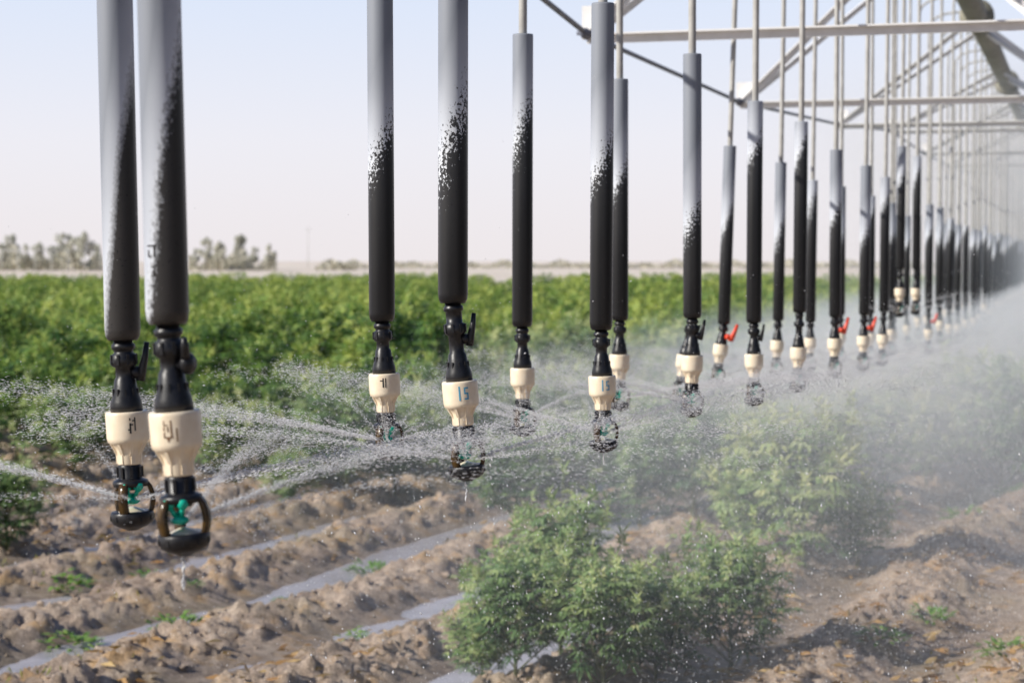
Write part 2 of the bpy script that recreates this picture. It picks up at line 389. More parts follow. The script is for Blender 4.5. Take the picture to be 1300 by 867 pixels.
def make_proto(seed, h, rad, nb, nl, ln, lm, k=5):
    st, fo = hemp(seed, h, rad, nb, nl, ln, k)
    return st.mesh('stem', M['stem']), fo.mesh('foliage', M[lm])
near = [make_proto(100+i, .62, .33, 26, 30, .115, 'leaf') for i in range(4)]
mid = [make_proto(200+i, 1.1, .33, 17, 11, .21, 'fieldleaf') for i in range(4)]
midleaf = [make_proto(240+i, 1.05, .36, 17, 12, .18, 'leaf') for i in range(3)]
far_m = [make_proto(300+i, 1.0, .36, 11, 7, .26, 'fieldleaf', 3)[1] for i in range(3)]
def plant(proto, x, y, s, rz, label, group=None, sz=1.0):
    o = empty('crop_plant', (x, y, hz(x, y) - .01)); o.rotation_euler.z = rz; o.scale = (s, s, s*sz)
    link('stem', proto[0], o); link('foliage', proto[1], o)
    tag(o, label, 'plant', group); return o
fg = 'bushy green crop plants in and behind the furrows'
fore = [  # px, base py, height m, width factor, label
 (655, 876, .50, 1.0, 'front leftmost bush of the dark green clump at the bottom centre of the field'),
 (712, 846, .66, .9, 'tallest plume-topped bush of the dark green clump at the bottom centre'),
 (765, 880, .52, 1.05, 'broad low bush in the front middle of the bottom centre clump'),
 (832, 862, .50, 1.0, 'low round bush at the right of the bottom centre clump'),
 (928, 848, .58, 1.0, 'pale-topped bush standing just right of the bottom centre clump'),
 (1020, 724, .86, 1.05, 'tall pointed dark bush in spray behind the pale-topped bush'),
 (955, 712, .54, 1.05, 'low bush against the left foot of the tall pointed dark bush'),
 (955, 655, .60, 1.1, 'broad hazy bush behind the left shoulder of the tall pointed dark bush'),
 (300, 612, .56, 1.3, 'low leafy bush on the crop edge just right of the nearest pair'),
 (95, 608, .56, 1.3, 'leafy bush on the crop edge just left of the leftmost drop head'),
 (612, 862, .34, 1.0, 'small leafy bush at the far left foot of the bottom centre clump'),
 (985, 640, .66, 1.1, 'hazy bush far behind the tip of the tall pointed dark bush'),
 (1100, 612, .70, 1.2, 'misty bush right of centre beyond the tall pointed dark bush'),
 (1180, 600, .70, 1.2, 'faint misty bush between the pointed dark bush and the right edge bushes'),
 (560, 612, .62, 1.2, 'bush directly under the raised lever drop at the start of the middle row'),
 (1088, 716, .44, 1.1, 'low ragged bush trailing to the right of the tall pointed dark bush'),
 (880, 668, .66, 1.15, 'right bush of the hazy row in the middle of the field'),
 (812, 660, .52, 1.15, 'narrower bush second from the right in the hazy middle row'),
 (722, 655, .50, 1.2, 'bush in the hazy middle row above the plume-topped bush'),
 (655, 658, .50, 1.25, 'leftmost bush of the hazy middle row just past the ridge ends'),
 (500, 630, .58, 1.25, 'small bright bush below the spray between two nozzles left of centre'),
 (440, 636, .62, 1.2, 'small yellow-green bush at the edge of the bare soil left of centre'),
 (372, 634, .34, 1.3, 'tiny pale plant at the edge of the bare soil beside a yellow-green bush'),
 (8, 700, .55, 1.1, 'dark bush cut by the left edge of the picture on the soil'),
 (1270, 622, .85, 1.1, 'tall hazy bush near the right edge behind falling spray'),
 (1310, 640, .75, 1.0, 'hazy bush cut by the right edge of the picture'),
]
for i, (px, py, h, wf, lab) in enumerate(fore):
    g = G(px, py); s = h/.62*(1.02 if py < 670 else .86)
    o = plant(near[i % 4], g.x, g.y, s*wf, i*1.7, lab, fg, 1/wf)
# dense field: rows parallel to the furrows
cand = []
for r_ in range(-210, 70):
    for q in np.concatenate([np.arange(8, 24, .52), np.arange(24, 130, .72)]):
        p = (r_ + .0)*.95; qq = q + random.uniform(-.15, .15); pp = p + random.uniform(-.14, .14)
        x = pp*FY + qq*FX; y = -pp*FX + qq*FY
        if y < 13.2 or y > 92: continue
        px = 650 + x/y*F
        if px < -110 or px > 1420: continue
        edge = 15.0 + 1.0*math.sin(px*.011) + (-1.9 if px > 590 else 0)
        if y < edge: continue
        if px > 480 and y < 21 and random.random() < .15: continue
        if y > (34 if px < 560 else 24) and vn(np.array(x*.22 + 50), np.array(y*.16)) < -.13: continue
        cand.append((y, x, px))
cand.sort()
lab_l = 'leafy bright green crop plant in the dense field behind the drops'
lab_r = 'hazy green crop plant seen through spray in the right half of the field'
NOBJ = 272
for i, (y, x, px) in enumerate(cand[:NOBJ]):
    left = px < 600
    s = (random.uniform(.6, 1.1) if y > 18 else random.uniform(.5, .9))*(1 if left else .88)
    plant((mid if left else midleaf)[i % (4 if left else 3)], x, y, s, random.uniform(0, 6.28), lab_l if left else lab_r, 'dense crop plants')
# the rest: one stuff object, plants instanced by geometry nodes
pts = cand[NOBJ:]
vm = MB(); vm.v = [(x, y, hz(x, y)) for y, x, px in pts]
me = bpy.data.meshes.new('crop_field'); me.from_pydata(vm.v, [], []); me.materials.append(M['fieldleaf'])
pc = bpy.data.collections.new('plant_sources')
for k_, f_ in enumerate(far_m):
    ob = bpy.data.objects.new('foliage_source', f_); pc.objects.link(ob)
field = link('crop_field', me); tag(field, kind='stuff', label='dense green crop rows reaching back to the far edge of the field')
ng = bpy.data.node_groups.new('fill', 'GeometryNodeTree')
ng.interface.new_socket('Geometry', in_out='INPUT', socket_type='NodeSocketGeometry'); ng.interface.new_socket('Geometry', in_out='OUTPUT', socket_type='NodeSocketGeometry')
gi = N(ng, 'NodeGroupInput'); go = N(ng, 'NodeGroupOutput')
mp = N(ng, 'GeometryNodeMeshToPoints'); iop = N(ng, 'GeometryNodeInstanceOnPoints'); ci = N(ng, 'GeometryNodeCollectionInfo')
ci.inputs[0].default_value = pc; ci.inputs[1].default_value = True; ci.inputs[2].default_value = True
iop.inputs['Pick Instance'].default_value = True
rv = N(ng, 'FunctionNodeRandomValue', data_type='FLOAT_VECTOR'); rv.inputs[0].default_value = (-.08, -.08, 0); rv.inputs[1].default_value = (.08, .08, 6.28)
rs_ = N(ng, 'FunctionNodeRandomValue', data_type='FLOAT'); rs_.inputs[2].default_value = .45; rs_.inputs[3].default_value = 1.05
ng.links.new(gi.outputs[0], mp.inputs[0]); ng.links.new(mp.outputs[0], iop.inputs[0]); ng.links.new(ci.outputs[0], iop.inputs['Instance'])
ng.links.new(rv.outputs[0], iop.inputs['Rotation']); ng.links.new(rs_.outputs[1], iop.inputs['Scale']); ng.links.new(iop.outputs[0], go.inputs[0])
field.modifiers.new('fill', 'NODES').node_group = ng

# weeds on the ridges
def weed_mesh(seed, n, ln, r):
    rnd = random.Random(seed); V_, F_, T_ = [], [], []
    for i in range(n):
        a = rnd.uniform(0, 6.28); q = rnd.random()**.6*r
        p = Vector((math.cos(a)*q, math.sin(a)*q, rnd.uniform(.0, .06)*(1.3 - q/r)))
        d = Vector((math.cos(a), math.sin(a), rnd.uniform(.1, .9))).normalized(); up = (Vector((0, 0, 1)) - d*d.z).normalized()
        leaflet(V_, F_, T_, p, d, up, ln*rnd.uniform(.6, 1.2), ln*.26, rnd.random(), rnd.uniform(0, .4))
    mb = MB(); mb.add(V_, F_, T_, False); return mb.mesh('foliage', M['weed'])
wm = [weed_mesh(400+i, 60, .045, .09) for i in range(3)]
weeds = [(85, 742, 1.3, 'low bright green weed on the ridge left of the hanging sprinkler'), (90, 808, 1.25, 'upright bright green weed near the lower left corner'),
 (222, 802, 1.2, 'leafy bright green weed in front of the second furrow'), (190, 727, 1.0, 'flat green weed beside orange litter under the nearest sprinkler'),
 (246, 757, .5, 'tiny green seedling under the nearest sprinkler drip'), (470, 716, 1.2, 'low spreading weed on the ridge left of the bush clump'),
 (452, 800, .8, 'small green seedling on the dark side of a ridge'), (358, 752, .5, 'tiny seedling on the ridge crest left of centre'),
 (1222, 668, 1.5, 'pale low weed in mist near the right edge'), (1120, 636, 1.5, 'pale tuft of green in mist right of the pointed bush'),
 (1290, 632, 1.4, 'bright low weed at the right edge of the soil'), (1180, 800, 1.1, 'weed among litter near the lower right'), (885, 735, .9, 'small weed left of the tall pointed bush foot'),
 (1120, 838, 1.0, 'flat weed on the bottom right ridge'), (1275, 850, 1.1, 'weed in the bottom right corner')]
for i, (px, py, s, lab) in enumerate(weeds):
    g = G(px, py); o = link('weed', wm[i % 3]); o.location = (g.x, g.y, hz(g.x, g.y)); o.rotation_euler.z = i; o.scale = (s, s, s)
    tag(o, lab, 'weed', 'green weeds on the soil')

# ------------------------------------------------------------------ distant trees, hedge, pole, rail
def crown(seed, h, w, n, ln):
    rnd = random.Random(seed); V_, F_, T_ = [], [], []
    lobes = [(Vector((rnd.uniform(-.3, .3)*w, rnd.uniform(-.3, .3)*w, h*rnd.uniform(.35, .85))), rnd.uniform(.10, .20)*w) for _ in range(15)]
    lobes.append((Vector((0, 0, h*.88)), w*.14))
    for i in range(n):
        c, r = rnd.choice(lobes); d = Vector((rnd.gauss(0, 1), rnd.gauss(0, 1), rnd.gauss(0, 1.3))).normalized()
        p = c + d*r*rnd.random()**.35; e_ = Vector((rnd.gauss(0, 1), rnd.gauss(0, 1), rnd.gauss(0, 1))).normalized(); u, w_ = frame(e_)
        l = ln*rnd.uniform(.6, 1.4)
        k = len(V_); V_ += [p - u*l, p + w_*l*.6, p + u*l, p - w_*l*.6]; F_.append((k, k+1, k+2, k+3))
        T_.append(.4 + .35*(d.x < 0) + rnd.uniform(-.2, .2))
    mb = MB(); mb.add(V_, F_, T_, False); return mb
tcm = []
for i in range(4):
    mb = crown(500+i, 8, 5.0, 3000, .20); tk = MB(); tube(tk, [(0, 0, -.2), (.1, 0, 2.5), (0, .1, 6)], [.22, .16, .06], 8)
    for a in range(5): tube(tk, [(0, 0, 2 + a*.6), (math.cos(a*2.4)*1.4, math.sin(a*2.4)*1.4, 3.6 + a*.7)], [.09, .03], 5)
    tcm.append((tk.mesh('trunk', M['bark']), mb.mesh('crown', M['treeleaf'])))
ordn = ['first', 'second', 'third', 'fourth', 'fifth', 'sixth', 'seventh', 'eighth', 'ninth', 'tenth', 'eleventh', 'twelfth', 'thirteenth', 'fourteenth', 'fifteenth', 'sixteenth', 'seventeenth', 'eighteenth', 'nineteenth', 'twentieth']
trees = [(2, 304), (16, 292), (32, 306), (50, 303), (66, 308), (80, 290), (93, 296), (107, 288), (124, 306), (248, 312), (262, 296), (278, 302), (306, 292), (322, 310), (342, 306)]
for i, (px, ty) in enumerate(trees):
    Y = 300 + (i*37 % 50); g = P(px, ty, Y); s = g.z/8.6
    o = empty('tree', (g.x, Y, 0)); o.scale = (s*.8, s*.8, s); o.rotation_euler.z = i*1.3
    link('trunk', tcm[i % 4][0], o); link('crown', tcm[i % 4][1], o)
    nm = ('%s tree from the left in the hazy far row, left of the two nearest pipes' % ordn[i]) if i < 9 else ('%s from the left of the hazy far trees right of the two nearest pipes' % ordn[i-9])
    tag(o, nm, 'tree', 'hazy trees on the horizon')
# low scrub on the horizon: uncountable mass
rnd = random.Random(5); V_, F_, T_ = [], [], []
for (x0, x1, hh, Y, n) in ((-40, 130, 4.6, 330, 3200), (240, 350, 4.0, 330, 2200), (402, 452, 2.2, 340, 700), (452, 1420, 1.9, 420, 6500)):
    for i in range(n):
        px = rnd.uniform(x0, x1); yy = Y + rnd.uniform(-8, 25); c = P(px, 331, yy); hl = hh*(.55 + .45*math.sin(px*.13)*math.sin(px*.041 + 1))
        p = Vector((c.x, yy, rnd.random()**.8*max(.5, hl))); e_ = Vector((rnd.gauss(0, 1), rnd.gauss(0, 1), rnd.gauss(0, 1))).normalized(); u, w_ = frame(e_)
        l = rnd.uniform(.25, .6); k = len(V_); V_ += [p - u*l, p + w_*l*.6, p + u*l, p - w_*l*.6]; F_.append((k, k+1, k+2, k+3)); T_.append(rnd.random())
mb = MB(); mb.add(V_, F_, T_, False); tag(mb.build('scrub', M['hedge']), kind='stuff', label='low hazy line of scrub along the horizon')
ra = MB(); a0 = P(-40, 318, 296); a1 = P(128, 318, 296)
tube(ra, [a0, a1], .10, 6)
fr = empty('fence', (a0.x, 296, 0)); ra.build('rail', M['rail'], fr).matrix_parent_inverse = Matrix.Translation(-fr.location)
for k in range(9):
    q = a0.lerp(a1, k/8); mb = MB(); tube(mb, [(q.x - fr.location.x, 0, -.1), (q.x - fr.location.x, 0, q.z)], .08, 6); mb.build('post', M['rail'], fr)
tag(fr, 'long pale raised rail crossing in front of the far trees at left', 'fence')
pp_ = P(391, 288, 420); mb = MB(); tube(mb, [(0, 0, 0), (0, 0, pp_.z)], [.10, .06], 6); box(mb, (0, 0, pp_.z*.93), (1.4, .1, .1))
po = mb.build('utility_pole', M['rail']); po.location = (pp_.x, 420, 0); tag(po, 'faint thin utility pole on the horizon right of the far trees', 'pole')

# ------------------------------------------------------------------ sprinkler drop (parts in metres; z=0 at the bottom of the weight)
YU = 2.3                                   # metres per depth unit
WL = .71
def m_weight():
    mb = MB(); lathe(mb, [(.015, .002), (.0205, 0), (.0238, .006), (.0250, .016), (.0250, WL-.004), (.0244, WL), (.0125, WL), (.0125, WL-.03)], 32); return mb
def ribs(mb, n, r, z0, z1, w, d, taper=0):
    for k in range(n):
        a = 2*math.pi*k/n
        box(mb, (math.cos(a)*r, math.sin(a)*r, (z0+z1)/2), (d, w, abs(z1-z0)), a)
def m_fitting(gap):                          # from weight bottom z=0 down to regulator top z=-gap
    mb = MB(); e_ = gap - .10
    lathe(mb, [(.0135, .02), (.0135, -.004), (.0165, -.006), (.0165, -.012), (.0135, -.014), (.0135, -.018 - e_*.5), (.0178, -.020 - e_*.5), (.0185, -.030 - e_*.5), (.0170, -.036 - e_*.5), (.0125, -.039 - e_*.5),
               (.0125, -.052 - e_), (.0150, -.056 - e_), (.0172, -.072 - e_), (.0215, -.086 - e_), (.0225, -.092 - e_), (.0225, -gap - .001), (.01, -gap - .001)], 24)
    ribs(mb, 8, .0175, -.020 - e_*.5, -.034 - e_*.5, .0035, .004)
    ribs(mb, 10, .0172, -.068 - e_, -.086 - e_, .0022, .0035)
    return mb
def m_lever(gap):
    mb = MB(); e_ = gap - .10; z = -.046 - e_*.5
    tube(mb, [(.010, 0, z), (.021, 0, z)], .0085, 12)
    tube(mb, [(.0215, 0, z - .012), (.024, 0, z), (.030, 0, z + .022), (.0335, 0, z + .042)], [.0065, .0068, .0048, .0036], 8)
    return mb
def m_knob(gap):
    mb = MB(); e_ = gap - .10; z = -.046 - e_*.5
    pr = []
    tube(mb, [(.008, 0, z), (.018, 0, z), (.020, 0, z), (.026, 0, z), (.030, 0, z)], [.007, .007, .0125, .0128, .009], 16)
    tube(mb, [(.024, -.006, z + .004), (.027, -.010, z + .022), (.028, -.012, z+.03)], [.006, .005, .003], 8)
    return mb
def m_reg():                                 # z=0 at top
    mb = MB()
    lathe(mb, [(.018, -.001), (.0285, 0), (.0298, -.0015), (.0302, -.005), (.0298, -.037), (.0285, -.043), (.0240, -.0455), (.0190, -.052), (.0172, -.0565), (.0168, -.0735), (.0158, -.0755), (.009, -.0755)], 36)
    for k in range(8):
        a = 2*math.pi*(k + .5)/8; c, s = math.cos(a), math.sin(a); w = .0022
        v = []
        for sgn in (-1, 1):
            ox, oy = -s*w*sgn, c*w*sgn
            v += [(c*.027+ox, s*.027+oy, -.043), (c*.016+ox, s*.016+oy, -.044), (c*.016+ox, s*.016+oy, -.064), (c*.0195+ox, s*.0195+oy, -.058)]
        mb.add(v, [(0, 1, 2, 3), (7, 6, 5, 4), (0, 4, 5, 1), (1, 5, 6, 2), (2, 6, 7, 3), (3, 7, 4, 0)], .5, False)
    ribs(mb, 6, .0165, -.060, -.0735, .006, .003)
    return mb
def m_body():                                # sprinkler body, z=0 at regulator bottom
    mb = MB()
    lathe(mb, [(.010, .002), (.0150, .001), (.0165, -.002), (.0165, -.019), (.0200, -.021), (.0240, -.0225), (.0255, -.026), (.0240, -.031), (.0140, -.032), (.0120, -.036), (.006, -.036)], 24)
    ribs(mb, 8, .0172, -.003, -.018, .004, .003)
    return mb
def m_arm(k):
    a = 2*math.pi*k/3; c, s = math.cos(a), math.sin(a); mb = MB()
    pr = [(.0225, -.025), (.0275, -.032), (.0305, -.042), (.0312, -.052), (.0290, -.063), (.0245, -.073)]
    v = []; f = []
    for i, (r, z) in enumerate(pr):
        w = .0068 if i not in (0, 5) else .0078
        for dr, dw in ((-.0042, -w), (.0022, -w*.8), (.0022, w*.8), (-.0042, w)): v.append((c*(r+dr) - s*dw, s*(r+dr) + c*dw, z))
    for i in range(len(pr)-1):
        for j in range(4):
            j2 = (j+1) % 4; f.append((i*4+j, i*4+j2, (i+1)*4+j2, (i+1)*4+j))
    f += [(3, 2, 1, 0), (20, 21, 22, 23)]; mb.add(v, f, .5, True); return mb
def m_base():
    mb = MB(); lathe(mb, [(.018, -.0665), (.0285, -.0660), (.0305, -.069), (.0300, -.078), (.0275, -.083), (.0200, -.088), (.0105, -.0915), (.0085, -.093), (.004, -.0935)], 28); ribs(mb, 10, .0295, -.0715, -.0785, .003, .003); return mb
def m_nozzle():
    mb = MB()
    for sx_ in (-1, 1):
        lathe(mb, [(.003, -.024), (.0066, -.026), (.0070, -.033), (.0035, -.037), (.002, -.038)], 12, (sx_*.0085, -.0175))
        tube(mb, [(sx_*.0085, -.0175, -.034), (sx_*.003, -.012, -.046)], .0032, 8)
    lathe(mb, [(.003, -.040), (.0035, -.045), (.0100, -.048), (.0110, -.052), (.0080, -.0545), (.003, -.056)], 18, (0, -.009)); return mb
def m_plate():
    mb = MB(); lathe(mb, [(.004, -.0600), (.0120, -.0630), (.0195, -.0665), (.0205, -.0690), (.012, -.071), (.003, -.071)], 24); return mb
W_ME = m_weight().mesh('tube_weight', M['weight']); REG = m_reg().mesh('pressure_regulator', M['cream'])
BODY = m_body().mesh('sprinkler_body', M['black']); ARMS = [m_arm(k).mesh('arm', M['brownarm']) for k in range(3)]
BASE = m_base().mesh('base_cap', M['black']); NOZ = m_nozzle().mesh('nozzle', M['green']); PLT = m_plate().mesh('deflector_plate', M['whiteplate'])
_fit = {}
def fit(kind, gap):
    g = round(gap, 2)
    if (kind, g) not in _fit:
        if kind == 'body': _fit[kind, g] = m_fitting(g).mesh('hose_fitting', M['black'])
        elif kind == 'lever': _fit[kind, g] = m_lever(g).mesh('valve_lever', M['black'])
        elif kind == 'red': _fit[kind, g] = m_lever(g).mesh('valve_lever', M['red'])
        elif kind == 'knob': _fit[kind, g] = m_knob(g).mesh('valve_knob', M['black'])
    return _fit[kind, g]
TH = math.atan((1380 - 650)/F)
UD = Vector((math.sin(TH), math.cos(TH), 0)); LD = Vector((-math.cos(TH), math.sin(TH), 0))
PIPE_L, PIPE_Z = .85, 3.50
GRP = 'sprinkler drops hanging in two rows from the irrigation span'
heads = []
def marks(parent, kind):
    """printed marks on the regulator, curved to its face (front is -y)"""
    def cell(mb, u0, u1, z0, z1, r=.03035):
        v = []; n_ = 4
        for i in range(n_+1):
            a = -math.pi/2 + (u0 + (u1-u0)*i/n_)/r
            for z in (z0, z1): v.append((math.cos(a)*r, math.sin(a)*r, z))
        mb.add(v, [(2*i, 2*i+2, 2*i+3, 2*i+1) for i in range(n_)], .5, False)
    mb = MB()
    if kind == 'A':       # two upright dark bars with short cross strokes
        cell(mb, .0085, .0105, -.008, -.012); cell(mb, .0085, .0110, -.015, -.030); cell(mb, .0065, .0085, -.0235, -.0255)
        cell(mb, .0110, .0140, -.0165, -.0185); cell(mb, .0155, .0175, -.0075, -.0265); cell(mb, .0125, .0155, -.011, -.013)
        return mb.build('printed_mark', M['blackink'], parent)
    if kind == 'B':       # column with an arrow and a short bar
        cell(mb, -.0095, -.0080, -.009, -.013); cell(mb, -.0095, -.0040, -.0135, -.0150); cell(mb, -.0050, -.0034, -.016, -.022); cell(mb, -.0095, -.0080, -.016, -.0205); cell(mb, -.0095, -.0080, -.022, -.029)
        cell(mb, -.0012, .0006, -.009, -.0275); cell(mb, -.0085, .0016, -.0275, -.0290); cell(mb, -.0060, -.0022, -.0290, -.0310); cell(mb, -.0050, -.0035, -.0310, -.0335)
        cell(mb, .0052, .0070, -.018, -.0335)
        return mb.build('printed_mark', M['ink'], parent)
    if kind == 'C':
        cell(mb, -.002, .0005, -.008, -.032)
        cell(mb, .007, .0145, -.010, -.0125); cell(mb, .007, .0095, -.0125, -.019); cell(mb, .007, .0145, -.019, -.0215); cell(mb, .012, .0145, -.0215, -.028); cell(mb, .007, .0145, -.028, -.0305)
        return mb.build('printed_mark', M['blueink'], parent)
    if kind == 'D':
        cell(mb, -.002, .0005, -.008, -.026); cell(mb, -.007, -.002, -.012, -.014); cell(mb, .003, .005, -.008, -.026)
        return mb.build('printed_mark', M['blackink'], parent)
def drop(px, zu, cy_, wby, label, group, line=.3, dust=.0, valve=None, lean=0., low=0., mark=None, full=True, yaw=None, weight=True):
    Y = zu*YU
    top = P(px, wby, Y)                       # bottom of the weight
    cr_ = P(px, cy_, Y); gap = max(.07, top.z - cr_.z)
    o = empty('sprinkler_drop', (top.x, top.y, top.z)); tag(o, label, 'sprinkler drop', group)
    o.rotation_euler.y = lean
    mb = MB(); zt = 3.72 - top.z
    # hose up to the gooseneck and over to the pipeline
    s_ = top.x*UD.x + top.y*UD.y; lat = top.x*LD.x + top.y*LD.y
    dl = (PIPE_L - lat); topoff = math.tan(lean)*zt
    pts = [Vector((0, 0, .01)), Vector((0, 0, zt*.35)), Vector((0, 0, zt - .12))]
    for q in range(1, 8):
        a = math.pi*q/8; c = Vector((0, 0, zt - .12)) + LD*(dl/2)
        pts.append(c - LD*(dl/2)*math.cos(a) + Vector((0, 0, .12*math.sin(a))))
    pts.append(Vector((0, 0, PIPE_Z + .06 - top.z)) + LD*dl)
    tube(mb, pts, .0105, 10); mb.build('hose', M['pipe'], o)
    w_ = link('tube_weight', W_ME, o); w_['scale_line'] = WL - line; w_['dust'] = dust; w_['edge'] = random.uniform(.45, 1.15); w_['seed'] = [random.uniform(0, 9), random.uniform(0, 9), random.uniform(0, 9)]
    yw = random.uniform(-.6, .6) if yaw is None else yaw
    Lm = Matrix.Rotation(-low, 4, 'Y')
    def low_part(me, nm, z, rz=0, par=None):
        p = link(nm, me, par or o); p.matrix_local = Lm @ Matrix.Translation((0, 0, z)) @ Matrix.Rotation(rz, 4, 'Z'); return p
    f_ = low_part(fit('body', gap), 'hose_fitting', 0, yw)
    if valve:
        v_ = link('valve_knob' if valve == 'knob' else 'valve_lever', fit(valve, gap), f_); v_.rotation_euler.z = -yw + (random.uniform(-.5, .2) if yaw is None else (0. if valve != 'knob' else -.4))
        if valve == 'red': v_['label'] = 'red valve lever'; v_.scale = (1.7, 2.2, 1.3)
    rg = low_part(REG, 'pressure_regulator', -round(gap, 2), 0)
    if mark: marks(rg, mark)
    sp = low_part(BODY, 'sprinkler_body', -round(gap, 2) - .0755, yw*.6)
    if full:
        for a in ARMS: link('arm', a, sp)
        link('nozzle', NOZ, sp); link('deflector_plate', PLT, sp)
    link('base_cap', BASE, sp)
    hp = Matrix.Translation(o.location) @ Matrix.Rotation(lean, 4, 'Y') @ Lm @ Vector((0, 0, -gap - .0755 - .055))
    heads.append((hp, zu)); return o
def col(zu, row): return 1380 - (1184 if row == 'B' else 1505)/zu
# measured drops ------------------------------------------------------------
B = lambda n: 1 + .447*n
A = lambda n: 1.22 + .447*n
D = [
 (213, B(0), 522, 412, 'nearest and thickest drop of all, with knob valve and green nozzle hanging clear', .55, .72, 'knob', -.020, .050, 'B', -.35),
 (156, A(0), 518, 432, 'leftmost drop, with lever valve, touching the nearest drop in view', .50, .78, 'lever', -.016, .030, 'A', .5),
 (485, A(1), 475, 408, 'drop with short fitting standing alone between the leftmost pair and the lever drop', .40, 0, None, -.004, .035, 'D', .2),
 (575, B(1), 487, 385, 'drop with raised black lever and long fitting, head dripping in mid picture', .45, 0, 'lever', .002, .085, 'C', -.2),
 (663, A(2), 466, 415, 'slim drop with grey hose above, next right after the raised-lever drop', .25, 0, None, .002, .01, None, .1),
 (763, B(2), 475, 419, 'drop with pale weight top just inside the picture and blue printed regulator', .35, 0, None, .004, .03, 'C', .0),
 (787, A(3), 451, 407, 'drop half hidden right behind the blue printed one', .31, 0, None, -.003, -.01, None, None),
 (878, A(4), 451, 404, 'drop nearly hidden at the left behind a thicker drop, only its regulator showing', .3, 0, 'lever', .0, -.16, None, None),
 (879, B(3), 450, 404, 'thick drop right of centre whose white scale reaches far down', .45, 0, 'lever', -.004, -.01, None, None),
 (919, A(5), 438, 412, 'leaning drop with small red lever between two straight thicker ones', .30, 0, 'red', .030, -.10, None, None),
 (957, B(4), 449, 410, 'straight thick drop right of the leaning one, black almost to its top', .14, 0, 'lever', .002, .01, None, None),
 (988, A(6), 433, 407, 'slim drop with pale upper weight between two black thick ones', .32, 0, None, .012, -.03, None, None),
 (1015, B(5), 441, 397, 'thick black drop with white scale at its very top, left of a slim one behind', .12, 0, None, .004, -.02, None, None),
 (1029, A(7), 430, 409, 'slim drop showing right behind a thick black one', .1, 0, None, .01, 0, None, None),
 (1060, B(6), 430, 403, 'drop with the largest bright red lever, standing clear of its neighbours', .27, 0, 'red', .0, -.01, None, .1),
 (1067, A(8), 424, 400, 'thin drop mostly hidden behind the large red lever drop', .3, 0, None, .0, 0, None, None),
 (1097, B(7), 427, 400, 'drop with a small red lever right of the large red lever drop', .34, 0, 'red', .006, -.02, None, .1),
 (1105, A(9), 423, 398, 'thin drop close behind the small red lever drop', .1, 0, None, .0, 0, None, None),
 (1122, B(8), 424, 396, 'black drop with plain fitting between the small red lever drop and two raised nozzles', .1, 0, None, .006, -.03, None, None),
 (1131, A(10), 419, 395, 'thin drop right behind a black one left of the raised nozzles', .2, 0, None, .0, 0, None, None),
 (1143, B(9), 367, 342, 'left one of the two drops whose nozzles hang higher than all others', .2, 0, None, .006, -.01, None, None),
 (1163, B(10), 367, 342, 'right one of the two drops whose nozzles hang higher than all others', .12, 0, None, .004, -.01, None, None),
 (1179, B(11), 418, 392, 'farthest drop with a red lever, right of the two raised nozzles', .2, 0, 'red', .003, 0, None, .1),
]
for d_ in D:
    drop(*d_[:5], GRP, line=d_[5], dust=d_[6], valve=d_[7], lean=d_[8], low=d_[9], mark=d_[10], yaw=d_[11])
for n_ in range(11, 42):
    for row, fz in (('A', A), ('B', B)):
        zu = fz(n_)
        if row == 'B' and n_ < 12: continue
        px = col(zu, row) + random.uniform(-1.2, 1.2)
        if px > 1330: continue
        Y = zu*YU; cz = 1.10 - .0022*(Y-25) + random.uniform(-.05, .05)
        cy_ = 331 + (CAMH - cz)*F/Y; wby = cy_ - .115*F/Y
        drop(px, zu, cy_, wby, 'thin distant drop in the crowded part of the rows fading into mist', GRP, line=random.uniform(.0, .22), full=zu < 9, valve=None, lean=random.uniform(-.006, .006), low=random.uniform(-.05, .05))

# etched marks low on the nearest weight
# (drawn as thin raised strokes on the sunward front of the tube)
near_w = [o for o in C.objects if o.name.startswith('tube_weight')][0]
mk = MB()
def stroke(u0, u1, z0, z1, r=.02535):
    v = []
    for i in range(4):
        a = -math.pi/2 + (u0 + (u1-u0)*i/3)/r
        for z in (z0, z1): v.append((math.cos(a)*r, math.sin(a)*r, z))
    mk.add(v, [(2*i, 2*i+2, 2*i+3, 2*i+1) for i in range(3)], .5, False)
for z in (.090,): stroke(-.020, -.006, z, z+.0018)
stroke(-.0105, -.0085, .078, .090); stroke(-.019, -.014, .078, .0795); stroke(-.019, -.017, .079, .086); stroke(-.014, -.009, .066, .0675); stroke(-.0155, -.0095, .056, .0572); stroke(-.012, -.0095, .0575, .063); stroke(-.0155, -.010, .045, .0462)
mk.build('stamped_mark', M['blackink'], near_w)

# ------------------------------------------------------------------ the irrigation span
span = empty('irrigation_span', (0, 0, 0)); tag(span, 'grey overhead irrigation pipeline with truss rods and white cross members at upper right', 'irrigation span')
def LP(s, l, z): return UD*s + LD*l + Vector((0, 0, z))
mb = MB(); tube(mb, [LP(s, PIPE_L, PIPE_Z) for s in range(-6, 75, 3)], .085, 18)
for s in range(-2, 74, 6): tube(mb, [LP(s - .03, PIPE_L, PIPE_Z), LP(s + .03, PIPE_L, PIPE_Z)], .135, 18)
mb.build('pipeline', M['oldpipe'], span)
HW = 1.05
def sfor(px, l):                             # distance along the row at which lateral l shows at column px
    k = (px - 650)/F                          # X = k Y
    # s*sin - l*cos = k (s*cos + l*sin)
    return l*(math.cos(TH) + k*math.sin(TH))/(math.sin(TH) - k*math.cos(TH))
nodes = []
for px, py in ((745, 44), (938, 130), (1062, 158), (1128, 166)):
    s = sfor(px, PIPE_L + HW); Y = s*math.cos(TH) + (PIPE_L + HW)*math.sin(TH); nodes.append((s, P(px, py, Y).z))
ds = nodes[3][0] - nodes[2][0]
